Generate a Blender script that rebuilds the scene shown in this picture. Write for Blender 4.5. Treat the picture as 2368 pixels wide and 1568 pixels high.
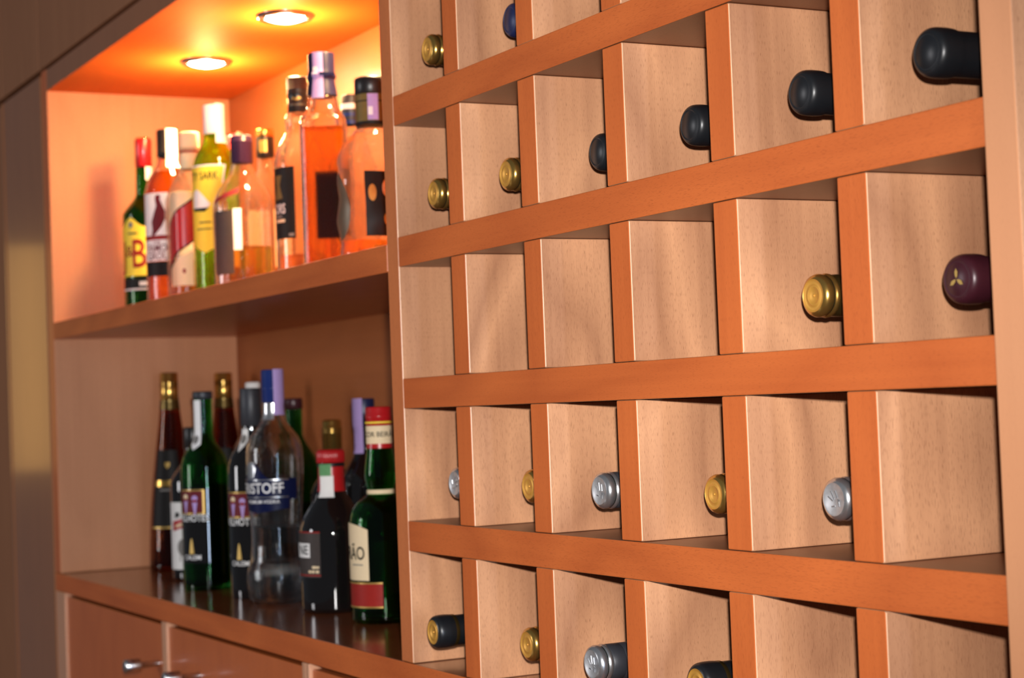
import bpy, bmesh, math, random
from mathutils import Vector, Matrix

for _o in list(bpy.data.objects):
    bpy.data.objects.remove(_o)
random.seed(7)
S = bpy.context.scene
COL = S.collection
PI = math.pi
R = math.radians

# ------------------------------------------------------------------ camera
# x runs along the furniture front, +y into it, z up; z = 0 is the worktop surface, y = 0 the front plane
CAM = Vector((1.6419, -0.7565, 0.2535))
right = Vector((0.47169578, 0.88091556, -0.03861163))
up = Vector((0.05044601, 0.01675742, 0.99858619))
fwd = Vector((-0.88031715, 0.4729767, 0.03653427))
cd = bpy.data.cameras.new('camera')
cd.sensor_fit = 'HORIZONTAL'
cd.sensor_width = 23.6
cd.lens = 4170.55 * 23.6 / 2368
cd.clip_start = 0.02
cd.dof.use_dof = True
cd.dof.focus_distance = 1.42
cd.dof.aperture_fstop = 6.3
cam = bpy.data.objects.new('camera', cd)
m = Matrix((right, up, -fwd)).transposed().to_4x4()
m.translation = CAM
cam.matrix_world = m
COL.objects.link(cam)
S.camera = cam

# ------------------------------------------------------------------ world, flash, windows, exposure
w = bpy.data.worlds.new('world')
S.world = w
w.use_nodes = True
w.node_tree.nodes['Background'].inputs[0].default_value = (0.80, 0.88, 1.0, 1)
w.node_tree.nodes['Background'].inputs[1].default_value = 0.085


def lamp(name, kind, energy, color, loc, target=None, **kw):
    d = bpy.data.lights.new(name, kind)
    d.energy = energy
    d.color = color
    for k, v in kw.items():
        setattr(d, k, v)
    o = bpy.data.objects.new(name, d)
    o.location = loc
    if target is not None:
        o.rotation_euler = (Vector(target) - Vector(loc)).to_track_quat('-Z', 'Y').to_euler()
    COL.objects.link(o)
    return o


FLASH = Vector((1.662, -0.745, 0.320))
lamp('camera_flash', 'SPOT', 150.0, (1.0, 0.965, 0.94), FLASH, FLASH + Vector((-0.955, 0.30, -0.02)),
     spot_size=R(70), spot_blend=1.0, shadow_soft_size=0.012)
lamp('window_daylight_end', 'AREA', 70.0, (0.60, 0.76, 1.0), (5.6, -0.95, 0.05), (0, -0.2, 0.05),
     shape='RECTANGLE', size=0.20, size_y=1.9)
lamp('window_daylight_across', 'AREA', 48.0, (0.95, 0.93, 0.95), (-1.8, -4.6, 0.7), (-0.6, 0, 0.2),
     shape='RECTANGLE', size=0.8, size_y=1.5)
lamp('warm_sheen_fill', 'AREA', 1.3, (1.0, 0.52, 0.14), (-5.2, -0.87, 0.50), (-1.5, 0, 0.3),  # unseen warm panel, added for the golden sheen on the tall upright
     shape='RECTANGLE', size=0.16, size_y=0.85)

vs = S.view_settings
vs.view_transform = 'Standard'
vs.look = 'None'
vs.exposure = 0.0
vs.gamma = 1.0
vs.use_curve_mapping = False
S.display_settings.display_device = 'sRGB'
S.cycles.max_bounces = 18
S.cycles.transmission_bounces = 16
S.cycles.transparent_max_bounces = 24
S.cycles.glossy_bounces = 6
S.cycles.diffuse_bounces = 5
S.cycles.sample_clamp_indirect = 6.0
S.cycles.blur_glossy = 0.3


# ------------------------------------------------------------------ materials
def mat_new(name):
    mt = bpy.data.materials.new(name)
    mt.use_nodes = True
    nt = mt.node_tree
    return mt, nt, nt.nodes['Principled BSDF']


def wood(name, light, dark, axis='z', pores=0.5, bands=0.35, rough=0.4, coat=0.25, coat_rough=0.12, spec=0.4):
    mt, nt, b = mat_new(name)
    N = nt.nodes.new
    L = nt.links.new
    tc = N('ShaderNodeTexCoord')
    oi = N('ShaderNodeObjectInfo')
    sc = N('ShaderNodeVectorMath'); sc.operation = 'SCALE'
    sc.inputs[0].default_value = (7.3, 11.1, 5.7)
    L(oi.outputs['Random'], sc.inputs['Scale'])
    ad = N('ShaderNodeVectorMath'); ad.operation = 'ADD'
    L(tc.outputs['Object'], ad.inputs[0]); L(sc.outputs[0], ad.inputs[1])

    def noise(across, along, scale=1.0, detail=2.0, dist=0.0, rg=0.5):
        mp = N('ShaderNodeMapping')
        v = [across] * 3
        v['xyz'.index(axis)] = along
        mp.inputs['Scale'].default_value = v
        L(ad.outputs[0], mp.inputs['Vector'])
        n = N('ShaderNodeTexNoise')
        n.inputs['Scale'].default_value = scale
        n.inputs['Detail'].default_value = detail
        n.inputs['Roughness'].default_value = rg
        n.inputs['Distortion'].default_value = dist
        L(mp.outputs[0], n.inputs['Vector'])
        return n.outputs['Fac']

    def math_(op, a, bb=None):
        n = N('ShaderNodeMath'); n.operation = op
        for i, x in enumerate((a, bb)):
            if x is None:
                continue
            if isinstance(x, (int, float)):
                n.inputs[i].default_value = x
            else:
                L(x, n.inputs[i])
        return n.outputs[0]

    # cathedral bands: contour lines of a stretched smooth noise
    base = noise(11.0, 4.2, detail=0.4)
    con = math_('PINGPONG', math_('MULTIPLY', base, 7.0), 1.0)
    streak = noise(120.0, 3.0, detail=3.0, rg=0.6)
    wide = noise(22.0, 1.2, detail=2.0)
    f = math_('ADD', math_('MULTIPLY', con, bands), math_('MULTIPLY', streak, 0.55))
    f = math_('ADD', f, math_('MULTIPLY', wide, 0.55))
    f = math_('SUBTRACT', f, 0.30)
    ramp = N('ShaderNodeMix'); ramp.data_type = 'RGBA'
    ramp.inputs[6].default_value = (*light, 1)
    ramp.inputs[7].default_value = (*dark, 1)
    ramp.clamp_factor = True
    L(f, ramp.inputs[0])
    # beech pores: short dark dashes along the grain
    pn = noise(2500.0, 230.0, detail=0.0)
    pr = N('ShaderNodeMapRange')
    pr.inputs[1].default_value = 0.64
    pr.inputs[2].default_value = 0.74
    pr.inputs[3].default_value = 0.0
    pr.inputs[4].default_value = pores
    L(pn, pr.inputs[0])
    mx = N('ShaderNodeMix'); mx.data_type = 'RGBA'
    mx.inputs[7].default_value = (dark[0] * 0.45, dark[1] * 0.36, dark[2] * 0.32, 1)
    L(pr.outputs[0], mx.inputs[0]); L(ramp.outputs[2], mx.inputs[6])
    L(mx.outputs[2], b.inputs['Base Color'])
    b.inputs['Roughness'].default_value = rough
    b.inputs['Specular IOR Level'].default_value = spec
    b.inputs['Coat Weight'].default_value = coat
    b.inputs['Coat Roughness'].default_value = coat_rough
    bp = N('ShaderNodeBump')
    bp.inputs['Strength'].default_value = 0.12
    bp.inputs['Distance'].default_value = 0.0004
    L(streak, bp.inputs['Height'])
    L(bp.outputs[0], b.inputs['Normal'])
    return mt


def plain(name, col, rough=0.4, metal=0.0, spec=0.5, coat=0.0, emis=None, estr=0.0, mottling=0.12, mscale=180.0):
    mt, nt, b = mat_new(name)
    n = nt.nodes.new('ShaderNodeTexNoise')
    tc = nt.nodes.new('ShaderNodeTexCoord')
    n.inputs['Scale'].default_value = mscale
    n.inputs['Detail'].default_value = 2
    nt.links.new(tc.outputs['Object'], n.inputs['Vector'])
    mx = nt.nodes.new('ShaderNodeMix'); mx.data_type = 'RGBA'
    mx.inputs[6].default_value = (*[c * (1 - mottling) for c in col], 1)
    mx.inputs[7].default_value = (*[min(1, c * (1 + mottling)) for c in col], 1)
    nt.links.new(n.outputs['Fac'], mx.inputs[0])
    nt.links.new(mx.outputs[2], b.inputs['Base Color'])
    b.inputs['Roughness'].default_value = rough
    b.inputs['Metallic'].default_value = metal
    b.inputs['Specular IOR Level'].default_value = spec
    b.inputs['Coat Weight'].default_value = coat
    b.inputs['Coat Roughness'].default_value = 0.04
    if emis:
        b.inputs['Emission Color'].default_value = (*emis, 1)
        b.inputs['Emission Strength'].default_value = estr
    return mt


def glass(name, col, clear=0.3, ior=1.45, rough=0.0, ice=0.0, glow_haze=0.0):
    mt, nt, b = mat_new(name)
    b.inputs['Base Color'].default_value = (*col, 1)
    b.inputs['Transmission Weight'].default_value = 1.0
    b.inputs['Roughness'].default_value = rough
    b.inputs['IOR'].default_value = ior
    n = nt.nodes.new('ShaderNodeTexNoise')
    tc = nt.nodes.new('ShaderNodeTexCoord')
    nt.links.new(tc.outputs['Object'], n.inputs['Vector'])
    n.inputs['Scale'].default_value = 60.0 if not ice else 130.0
    bp = nt.nodes.new('ShaderNodeBump')
    bp.inputs['Strength'].default_value = 0.10 if not ice else ice
    bp.inputs['Distance'].default_value = 0.002 if not ice else 0.003
    nt.links.new(n.outputs['Fac'], bp.inputs['Height'])
    nt.links.new(bp.outputs[0], b.inputs['Normal'])
    t = nt.nodes.new('ShaderNodeBsdfTransparent')
    t.inputs[0].default_value = (*[math.sqrt(c) for c in col], 1)
    mx = nt.nodes.new('ShaderNodeMixShader')
    mx.inputs[0].default_value = clear
    nt.links.new(b.outputs[0], mx.inputs[1])
    nt.links.new(t.outputs[0], mx.inputs[2])
    out = mx.outputs[0]
    if glow_haze:  # translucent white mixed in to imitate light glowing in the glass
        tl = nt.nodes.new('ShaderNodeBsdfTranslucent')
        tl.inputs[0].default_value = (0.95, 0.93, 0.88, 1)
        m2 = nt.nodes.new('ShaderNodeMixShader')
        m2.inputs[0].default_value = glow_haze
        nt.links.new(out, m2.inputs[1])
        nt.links.new(tl.outputs[0], m2.inputs[2])
        out = m2.outputs[0]
    nt.links.new(out, nt.nodes['Material Output'].inputs['Surface'])
    return mt


SIDE = dict(light=(0.70, 0.355, 0.185), dark=(0.37, 0.170, 0.088))
FRONT = dict(light=(0.64, 0.155, 0.034), dark=(0.43, 0.088, 0.018), spec=0.25)
M = {
    'beech_z': wood('beech_panel_vertical', axis='z', bands=0.62, pores=0.42, rough=0.42, coat=0.12, **SIDE),
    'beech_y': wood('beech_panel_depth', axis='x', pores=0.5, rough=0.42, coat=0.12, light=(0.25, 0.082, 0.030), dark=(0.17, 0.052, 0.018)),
    'edge_x': wood('orange_lipping_long', axis='x', pores=0.25, bands=0.45, rough=0.42, coat=0.06, **FRONT),
    'edge_z': wood('orange_lipping_upright', axis='z', pores=0.25, bands=0.25, rough=0.42, coat=0.06, **FRONT),
    'panel_z': wood('orange_panel_upright', axis='z', pores=0.25, bands=0.3, rough=0.36, coat=0.1, light=(0.62, 0.185, 0.055), dark=(0.48, 0.13, 0.036)),
    'niche_z': wood('niche_panel', axis='z', pores=0.3, bands=0.15, rough=0.5, spec=0.25, coat=0.0, light=(0.60, 0.27, 0.135), dark=(0.43, 0.18, 0.085)),
    'back': wood('niche_back', axis='x', pores=0.2, bands=0.2, rough=0.45, coat=0.05, light=(0.42, 0.125, 0.034), dark=(0.31, 0.088, 0.022)),
    'top': wood('worktop_gloss', axis='x', pores=0.3, bands=0.3, rough=0.22, coat=0.42, coat_rough=0.10, light=(0.27, 0.074, 0.022), dark=(0.18, 0.045, 0.012)),
    'stile': wood('tall_unit_veneer', axis='z', pores=0.15, bands=0.15, rough=0.30, coat=0.35, coat_rough=0.12, light=(0.36, 0.13, 0.043), dark=(0.26, 0.09, 0.028)),
    'ceil': wood('niche_ceiling', axis='x', pores=0.1, bands=0.2, rough=0.6, spec=0.03, coat=0.0, light=(0.60, 0.165, 0.036), dark=(0.50, 0.125, 0.026)),
    'stile_matt': wood('matt_dark_veneer', axis='z', pores=0.15, bands=0.15, rough=0.6, spec=0.2, coat=0.0, light=(0.33, 0.145, 0.07), dark=(0.24, 0.10, 0.048)),
    'door': wood('door_veneer', axis='z', pores=0.2, bands=0.25, rough=0.38, coat=0.12, light=(0.60, 0.150, 0.036), dark=(0.47, 0.105, 0.024)),
    'end_panel': wood('end_panel_front', axis='z', pores=0.1, bands=0.2, rough=0.4, coat=0.1, light=(0.70, 0.31, 0.145), dark=(0.57, 0.245, 0.11)),
    'edge_pale': wood('pale_edge_band', axis='z', pores=0.1, bands=0.1, rough=0.4, light=(0.66, 0.33, 0.19), dark=(0.55, 0.26, 0.14)),
    'arris': plain('worn_highlit_arris', (0.66, 0.38, 0.21), 0.4, mottling=0.35, mscale=45),  # worn pale edge; the bright edge highlight is put into its colour
    'wall': plain('plaster', (0.62, 0.56, 0.47), 0.8, mscale=40),
    'floor': wood('floor_boards', axis='x', pores=0.1, rough=0.4, light=(0.30, 0.16, 0.08), dark=(0.20, 0.10, 0.05)),
    'chrome': plain('chrome', (0.75, 0.75, 0.76), 0.18, 1.0, mottling=0.05),
    'knob': plain('brushed_steel', (0.62, 0.62, 0.64), 0.28, 1.0, mottling=0.08),
    'bulb': plain('halogen_bulb', (1, 0.9, 0.7), 0.4, emis=(1.0, 0.80, 0.48), estr=170.0),
    'gold': plain('gold_foil', (0.60, 0.36, 0.09), 0.24, 0.92, mottling=0.1),
    'gold_face': plain('gold_cap_face', (0.62, 0.31, 0.05), 0.42, 0.45, mottling=0.12),
    'olive': plain('olive_shaded_gold_foil', (0.14, 0.092, 0.028), 0.3, 0.85),  # brandy's dark band; on wine capsules, gold's shading put into the colour
    'silver': plain('silver_foil', (0.60, 0.61, 0.63), 0.25, 0.9),
    'silver_face': plain('silver_cap_face', (0.46, 0.46, 0.47), 0.4, 0.6, mottling=0.25, mscale=260),
    'slate': plain('slate_foil', (0.035, 0.037, 0.045), 0.45, 0.2),
    'black_foil': plain('black_foil', (0.008, 0.009, 0.011), 0.36, 0.0, spec=0.45),
    'navy_foil': plain('navy_foil', (0.012, 0.018, 0.07), 0.4, 0.1),
    'burgundy': plain('burgundy_foil', (0.045, 0.008, 0.014), 0.36, 0.1),
    'wine_glass': plain('dark_wine_glass', (0.006, 0.009, 0.006), 0.08, 0.0, coat=0.6),
    'black_glass': plain('black_bottle_glass', (0.006, 0.005, 0.005), 0.02, 0.0, coat=0.7),
    'white': plain('white_paper', (0.80, 0.79, 0.78), 0.5, mottling=0.04, spec=0.15),
    'cream': plain('cream_paper', (0.78, 0.62, 0.40), 0.5, mottling=0.05, spec=0.15),
    'yellow': plain('yellow_paper', (0.86, 0.66, 0.06), 0.5, mottling=0.05, spec=0.15),
    'red': plain('red_plastic', (0.42, 0.010, 0.013), 0.3, coat=0.3),
    'red_paper': plain('red_paper', (0.28, 0.018, 0.014), 0.45, spec=0.15),
    'maroon': plain('maroon_ink', (0.13, 0.015, 0.02), 0.5, spec=0.15),
    'black': plain('black_ink', (0.012, 0.011, 0.011), 0.5, spec=0.15),
    'black_cap': plain('black_plastic', (0.010, 0.010, 0.011), 0.35),
    'char': plain('charcoal_paper', (0.055, 0.045, 0.042), 0.5, spec=0.15),
    'purple_cap': plain('dark_purple_plastic', (0.035, 0.015, 0.05), 0.3),
    'lilac': plain('lilac_tax_strip', (0.42, 0.30, 0.60), 0.5, mscale=400, spec=0.15),
    'blue': plain('blue_plastic', (0.010, 0.026, 0.14), 0.3),
    'navy_ink': plain('navy_ink', (0.005, 0.008, 0.040), 0.35, spec=0.15),
    'green_ink': plain('green_ink', (0.12, 0.30, 0.13), 0.5, spec=0.15),
    'grey_ink': plain('grey_ink', (0.20, 0.19, 0.18), 0.5, spec=0.15),
    'olive_paper': plain('olive_paper', (0.16, 0.115, 0.035), 0.45, spec=0.15),
    'pewter': plain('pewter', (0.12, 0.10, 0.065), 0.4, 0.3),
    'gold_ink': plain('gold_ink', (0.55, 0.36, 0.10), 0.35, 0.6),
    'l_pinch': glass('honey_liquor', (1.0, 0.62, 0.10), 0.25, ior=1.36),
    'g_clear': glass('clear_glass', (0.97, 0.97, 0.96), 0.12),
    'g_glow': glass('glow_hazed_clear_glass', (0.97, 0.97, 0.96), 0.06, ior=1.52, glow_haze=0.018),  # slight white haze stands in for the glow of lit glass
    'g_ice': glass('iced_clear_glass', (0.97, 0.98, 0.99), 0.08, ice=0.45),
    'g_green': glass('green_glass', (0.10, 0.42, 0.05), 0.3),
    'g_olive': glass('yellow_green_glass', (0.55, 0.95, 0.05), 0.25),
    'g_dkgreen': glass('dark_green_glass', (0.05, 0.46, 0.08), 0.3),
    'g_amber': glass('amber_glass', (0.62, 0.20, 0.05), 0.3),
    'l_amber': glass('amber_liquor', (1.0, 0.62, 0.08), 0.22, ior=1.36),
    'l_deep': glass('deep_amber_liquor', (0.92, 0.38, 0.02), 0.22, ior=1.36),
    'l_pale': glass('pale_amber_liquor', (1.0, 0.78, 0.32), 0.22, ior=1.36),
    'l_clear': glass('clear_liquor', (0.97, 0.98, 0.98), 0.05, ior=1.34),
    'l_straw': glass('straw_liquor', (0.72, 0.95, 0.16), 0.25, ior=1.36),
    'l_green': glass('green_lit_liquor', (0.30, 0.42, 0.04), 0.35, ior=1.36),
    'l_brown': glass('brown_liquor', (0.50, 0.11, 0.02), 0.35, ior=1.36),
    'l_dark': plain('dark_liquor', (0.004, 0.006, 0.004), 0.2),
    'shadow_gap': plain('dark_gap', (0.02, 0.012, 0.008), 0.8),
}


# ------------------------------------------------------------------ helpers
def link(o, parent=None):
    COL.objects.link(o)
    if parent is not None:
        o.parent = parent
    return o


def tag(o, label=None, cat=None, group=None, kind=None):
    if label: o['label'] = label
    if cat: o['category'] = cat
    if group: o['group'] = group
    if kind: o['kind'] = kind
    return o


def thing(name, label, cat, loc=(0, 0, 0), rot=(0, 0, 0), group=None):
    o = bpy.data.objects.new(name, None)
    o.empty_display_size = 0.02
    o.location = loc
    o.rotation_euler = rot
    tag(o, label, cat, group)
    return link(o)


def obj_from(name, verts, faces, mat, parent=None, smooth=False, loc=None):
    me = bpy.data.meshes.new(name)
    me.from_pydata(verts, [], faces)
    me.update()
    if smooth:
        for p in me.polygons:
            p.use_smooth = True
    me.materials.append(mat)
    o = bpy.data.objects.new(name, me)
    if loc is not None:
        o.location = loc
    return link(o, parent)


def box_mesh(name, sx, sy, sz, mats, bev=0.0008, front=None):
    """box centred on its origin; front = (axis index, sign) face that takes the second material"""
    bm = bmesh.new()
    bmesh.ops.create_cube(bm, size=1.0)
    for v in bm.verts:
        v.co = Vector((v.co.x * sx, v.co.y * sy, v.co.z * sz))
    if bev:
        bmesh.ops.bevel(bm, geom=list(bm.edges), offset=min(bev, 0.3 * min(sx, sy, sz)), segments=2, profile=0.5, affect='EDGES')
    bm.normal_update()
    if front is not None:
        for f in bm.faces:
            if f.normal[front[0]] * front[1] > 0.9:
                f.material_index = 1
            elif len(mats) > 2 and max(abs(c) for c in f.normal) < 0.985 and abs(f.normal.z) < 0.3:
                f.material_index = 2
    me = bpy.data.meshes.new(name)
    bm.to_mesh(me)
    bm.free()
    for mm in mats:
        me.materials.append(mm)
    return me


def box(name, x0, x1, y0, y1, z0, z1, mats, parent=None, bev=0.0008, front=None):
    if not isinstance(mats, (list, tuple)):
        mats = [mats]
    me = box_mesh(name, x1 - x0, y1 - y0, z1 - z0, mats, bev, front)
    o = bpy.data.objects.new(name, me)
    o.location = ((x0 + x1) / 2, (y0 + y1) / 2, (z0 + z1) / 2)
    return link(o, parent)


def copy_tree(o, parent=None):
    c = o.copy()
    COL.objects.link(c)
    c.parent = parent
    for ch in list(o.children):
        copy_tree(ch, c)
    return c


def smooth_prof(pts, n=5):
    """Catmull-Rom through (r, z) points; a repeated point makes a corner"""
    out = []
    k = len(pts)
    for i in range(k - 1):
        p0 = pts[max(i - 1, 0)]; p1 = pts[i]; p2 = pts[i + 1]; p3 = pts[min(i + 2, k - 1)]
        if p1 == p2:
            continue
        for j in range(n):
            t = j / n
            q = []
            for a in (0, 1):
                q.append(0.5 * (2 * p1[a] + (-p0[a] + p2[a]) * t + (2 * p0[a] - 5 * p1[a] + 4 * p2[a] - p3[a]) * t * t
                                + (-p0[a] + 3 * p1[a] - 3 * p2[a] + p3[a]) * t ** 3))
            out.append((max(q[0], 0.0), q[1]))
    out.append(pts[-1])
    return out


def lathe_data(prof, seg=40, cross=None):
    verts, faces, rings = [], [], []
    for r, z in prof:
        if r < 1e-5:
            rings.append([len(verts)])
            verts.append((0, 0, z))
        else:
            ring = []
            for i in range(seg):
                a = 2 * PI * i / seg
                k = cross(a, z) if cross else 1.0
                ring.append(len(verts))
                verts.append((r * k * math.cos(a), r * k * math.sin(a), z))
            rings.append(ring)
    for A, B in zip(rings, rings[1:]):
        for i in range(seg):
            j = (i + 1) % seg
            if len(A) == 1 and len(B) == 1:
                continue
            if len(A) == 1:
                faces.append((A[0], B[j], B[i]))
            elif len(B) == 1:
                faces.append((A[i], A[j], B[0]))
            else:
                faces.append((A[i], A[j], B[j], B[i]))
    return verts, faces


def lathe(name, prof, mat, parent, seg=40, cross=None, cavity=None, smooth=True):
    v, f = lathe_data(prof, seg, cross)
    if cavity:
        v2, f2 = lathe_data(cavity, seg, cross)
        k = len(v)
        v += v2
        f += [tuple(reversed([i + k for i in q])) for q in f2]
    o = obj_from(name, v, f, mat, parent, smooth)
    if smooth:
        try:
            o.data.set_sharp_from_angle(angle=R(50))
        except Exception:
            pass
    return o


def bottle_prof(r, zb, zs, rn, H, base=0.007, bulge=0.0):
    pts = [(0.0, 0.002), (r * 0.55, 0.001), (r - base, 0.0), (r - base * 0.3, base * 0.3), (r, base)]
    pts += [(r + bulge * math.sin(PI * (i / 4)), base + (zb - base) * i / 4) for i in range(1, 5)]
    for i in range(1, 9):
        t = i / 8
        s = t * t * (3 - 2 * t)
        pts.append((r + (rn - r) * s, zb + (zs - zb) * t))
    pts += [(rn, H - 0.002), (rn - 0.002, H), (0.0, H)]
    return pts


def rfun(prof):
    pr = [p for p in prof if p[0] > 1e-4]

    def f(z):
        if z <= pr[0][1]: return pr[0][0]
        for (r0, z0), (r1, z1) in zip(pr, pr[1:]):
            if z0 <= z <= z1 and z1 > z0:
                return r0 + (r1 - r0) * (z - z0) / (z1 - z0)
        return pr[-1][0]
    return f


def inset(prof, t, zmin, zmax):
    rf = rfun(prof)
    n = 46
    pts = [(0.0, zmin)]
    for i in range(n + 1):
        z = zmin + (zmax - zmin) * i / n
        pts.append((max(rf(z) - t, 0.001), z))
    pts[1] = (pts[1][0] * 0.9, zmin)
    pts.append((0.0, zmax))
    return pts


def patch(name, rf, z0, z1, a0, a1, mat, parent, off=0.0004, nz=10, na=14, top=None, bot=None, cross=None, left=None, rightf=None):
    """paper or foil wrapped on a turned surface between two angles (degrees, 0 faces the room, + to the right)"""
    verts, faces = [], []
    for i in range(na + 1):
        t = i / na
        zt = top(t) if top else z1
        zb = bot(t) if bot else z0
        for j in range(nz + 1):
            s = j / nz
            z = zb + (zt - zb) * s
            lo = a0 + (left(s) if left else 0)
            hi = a1 + (rightf(s) if rightf else 0)
            a = R(lo + (hi - lo) * t)
            k = cross(a, z) if cross else 1.0
            r = rf(z) * k + off
            verts.append((r * math.cos(a), r * math.sin(a), z))
    for i in range(na):
        for j in range(nz):
            a = i * (nz + 1) + j
            b = a + nz + 1
            faces.append((a, b, b + 1, a + 1))
    return obj_from(name, verts, faces, mat, parent, True)


def fine(bm, step=0.003):
    """split long edges so that a flat print can follow a curved surface"""
    for _ in range(6):
        es = [e for e in bm.edges if abs(e.verts[0].co.x - e.verts[1].co.x) > step]
        if not es:
            break
        bmesh.ops.subdivide_edges(bm, edges=es, cuts=1)
        bmesh.ops.triangulate(bm, faces=list(bm.faces))


def wrap_text(name, txt, size, rf, z, ang, mat, parent, off=0.0009, squeeze=1.0, shear=0.0, slope=0.0, cross=None):
    cu = bpy.data.curves.new(name, 'FONT')
    cu.body = txt
    cu.size = size
    cu.align_x = 'CENTER'
    cu.align_y = 'CENTER'
    cu.resolution_u = 3
    cu.offset = size * 0.010
    tmp = bpy.data.objects.new(name, cu)
    COL.objects.link(tmp)
    dg = bpy.context.evaluated_depsgraph_get()
    me = bpy.data.meshes.new_from_object(tmp.evaluated_get(dg))
    bpy.data.objects.remove(tmp)
    bpy.data.curves.remove(cu)
    bm = bmesh.new()
    bm.from_mesh(me)
    bmesh.ops.triangulate(bm, faces=list(bm.faces))
    fine(bm)
    bm.to_mesh(me)
    bm.free()
    for v in me.vertices:
        x = v.co.x * squeeze + shear * v.co.y
        zz = z + v.co.y + slope * x
        r0 = max(rf(zz), 0.004)
        a = R(ang) + x / r0
        k = cross(a, zz) if cross else 1.0
        r = r0 * k + off
        v.co = Vector((r * math.cos(a), r * math.sin(a), zz))
    me.materials.clear()
    me.materials.append(mat)
    o = bpy.data.objects.new(name, me)
    return link(o, parent)


def wrap_shape(name, pts, rf, z, ang, mat, parent, off=0.0009, cross=None):
    """flat printed outline (metres around centre) wrapped on the bottle"""
    bm = bmesh.new()
    f = bm.faces.new([bm.verts.new((x, y, 0)) for x, y in pts])
    bmesh.ops.triangulate(bm, faces=[f], ngon_method='EAR_CLIP')
    fine(bm)
    for v in bm.verts:
        x, zz = v.co.x, z + v.co.y
        r0 = rf(zz)
        an = R(ang) + x / r0
        k = cross(an, zz) if cross else 1.0
        v.co = Vector(((r0 * k + off) * math.cos(an), (r0 * k + off) * math.sin(an), zz))
    me = bpy.data.meshes.new(name)
    bm.to_mesh(me)
    bm.free()
    me.materials.append(mat)
    return link(bpy.data.objects.new(name, me), parent)


def ellipse(rx, ry, n=20, cx=0, cy=0):
    return [(cx + rx * math.cos(2 * PI * i / n), cy + ry * math.sin(2 * PI * i / n)) for i in range(n)]


def stand(name, label, x, y, z, turn=0.0, group=None):
    a = math.atan2(CAM.y - y, CAM.x - x) + R(turn)
    return thing(name, label, 'bottle', (x, y, z), (0, 0, a), group)


def cap_prof(r, z0, z1, rings=(), edge=0.0018):
    pts = [(r - 0.0006, z0), (r, z0 + 0.0006)]
    for zr, dr, w in rings:
        pts += [(r, zr - w), (r + dr, zr - w * 0.5), (r + dr, zr + w * 0.5), (r, zr + w)]
    pts += [(r, z1 - edge), (r - edge * 0.35, z1 - edge * 0.35), (r - edge, z1), (0.0, z1)]
    return pts


# ------------------------------------------------------------------ setting
FLOOR = -0.95
tag(box('floor', -4.2, 3.2, -4.0, 0.40, FLOOR - 0.05, FLOOR, M['floor'], bev=0), kind='structure')
tag(box('wall_back', -4.2, 3.2, 0.40, 0.50, FLOOR, 1.75, M['wall'], bev=0), kind='structure')

# ------------------------------------------------------------------ wine rack
PX = [0.1469, 0.2909, 0.4360, 0.5814, 0.7261]        # right faces of the uprights
TH = 0.030
PZ = 0.142
RD = 0.36
XL0, XR0 = -0.027, 0.8397
rack = thing('wine_rack', 'beech pigeonhole wine rack of square cells to the right of the bottle niche', 'wine rack', (0.4, 0, 0))


def rbox(name, x0, x1, y0, y1, z0, z1, mats, front=None, bev=0.0009):
    o = box(name, x0, x1, y0, y1, z0, z1, mats, rack, bev, front)
    o.location -= Vector(rack.location)
    return o


TOPZ = 6 * PZ
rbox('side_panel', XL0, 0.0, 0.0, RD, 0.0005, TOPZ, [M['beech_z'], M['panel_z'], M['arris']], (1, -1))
rbox('side_panel', XR0, XR0 + 0.027, -0.003, RD, 0.0005, TOPZ, [M['beech_z'], M['end_panel']], (1, -1))
rbox('back_panel', 0.0, XR0, RD - 0.012, RD, 0.0005, TOPZ, [M['beech_z']])
for k in range(1, 6):
    z1 = k * PZ
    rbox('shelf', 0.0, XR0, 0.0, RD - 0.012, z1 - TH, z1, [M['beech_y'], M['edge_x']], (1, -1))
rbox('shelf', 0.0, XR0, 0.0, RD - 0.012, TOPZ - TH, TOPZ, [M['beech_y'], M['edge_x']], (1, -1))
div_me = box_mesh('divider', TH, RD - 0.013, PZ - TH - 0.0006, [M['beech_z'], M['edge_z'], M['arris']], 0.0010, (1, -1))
for k in range(6):
    for i, px in enumerate(PX):
        o = bpy.data.objects.new('divider', div_me)
        jig = random.uniform(-0.0007, 0.0007)
        o.location = (px - TH / 2 + jig - rack.location.x, (RD - 0.013) / 2 + random.uniform(0.0002, 0.0012), k * PZ + (PZ - TH) / 2)
        link(o, rack)

# ------------------------------------------------------------------ worktop and base cabinets
NX0 = -1.394
NX1 = XL0
wt = box('worktop', NX0 - 0.036, XR0 + 0.027, 0.0, 0.36, -0.030, 0.0, [M['top'], M['edge_x']], None, 0.0012, (1, -1))
tag(wt, 'glossy dark wooden worktop running under the lower bottles and the wine rack', 'worktop')

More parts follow.
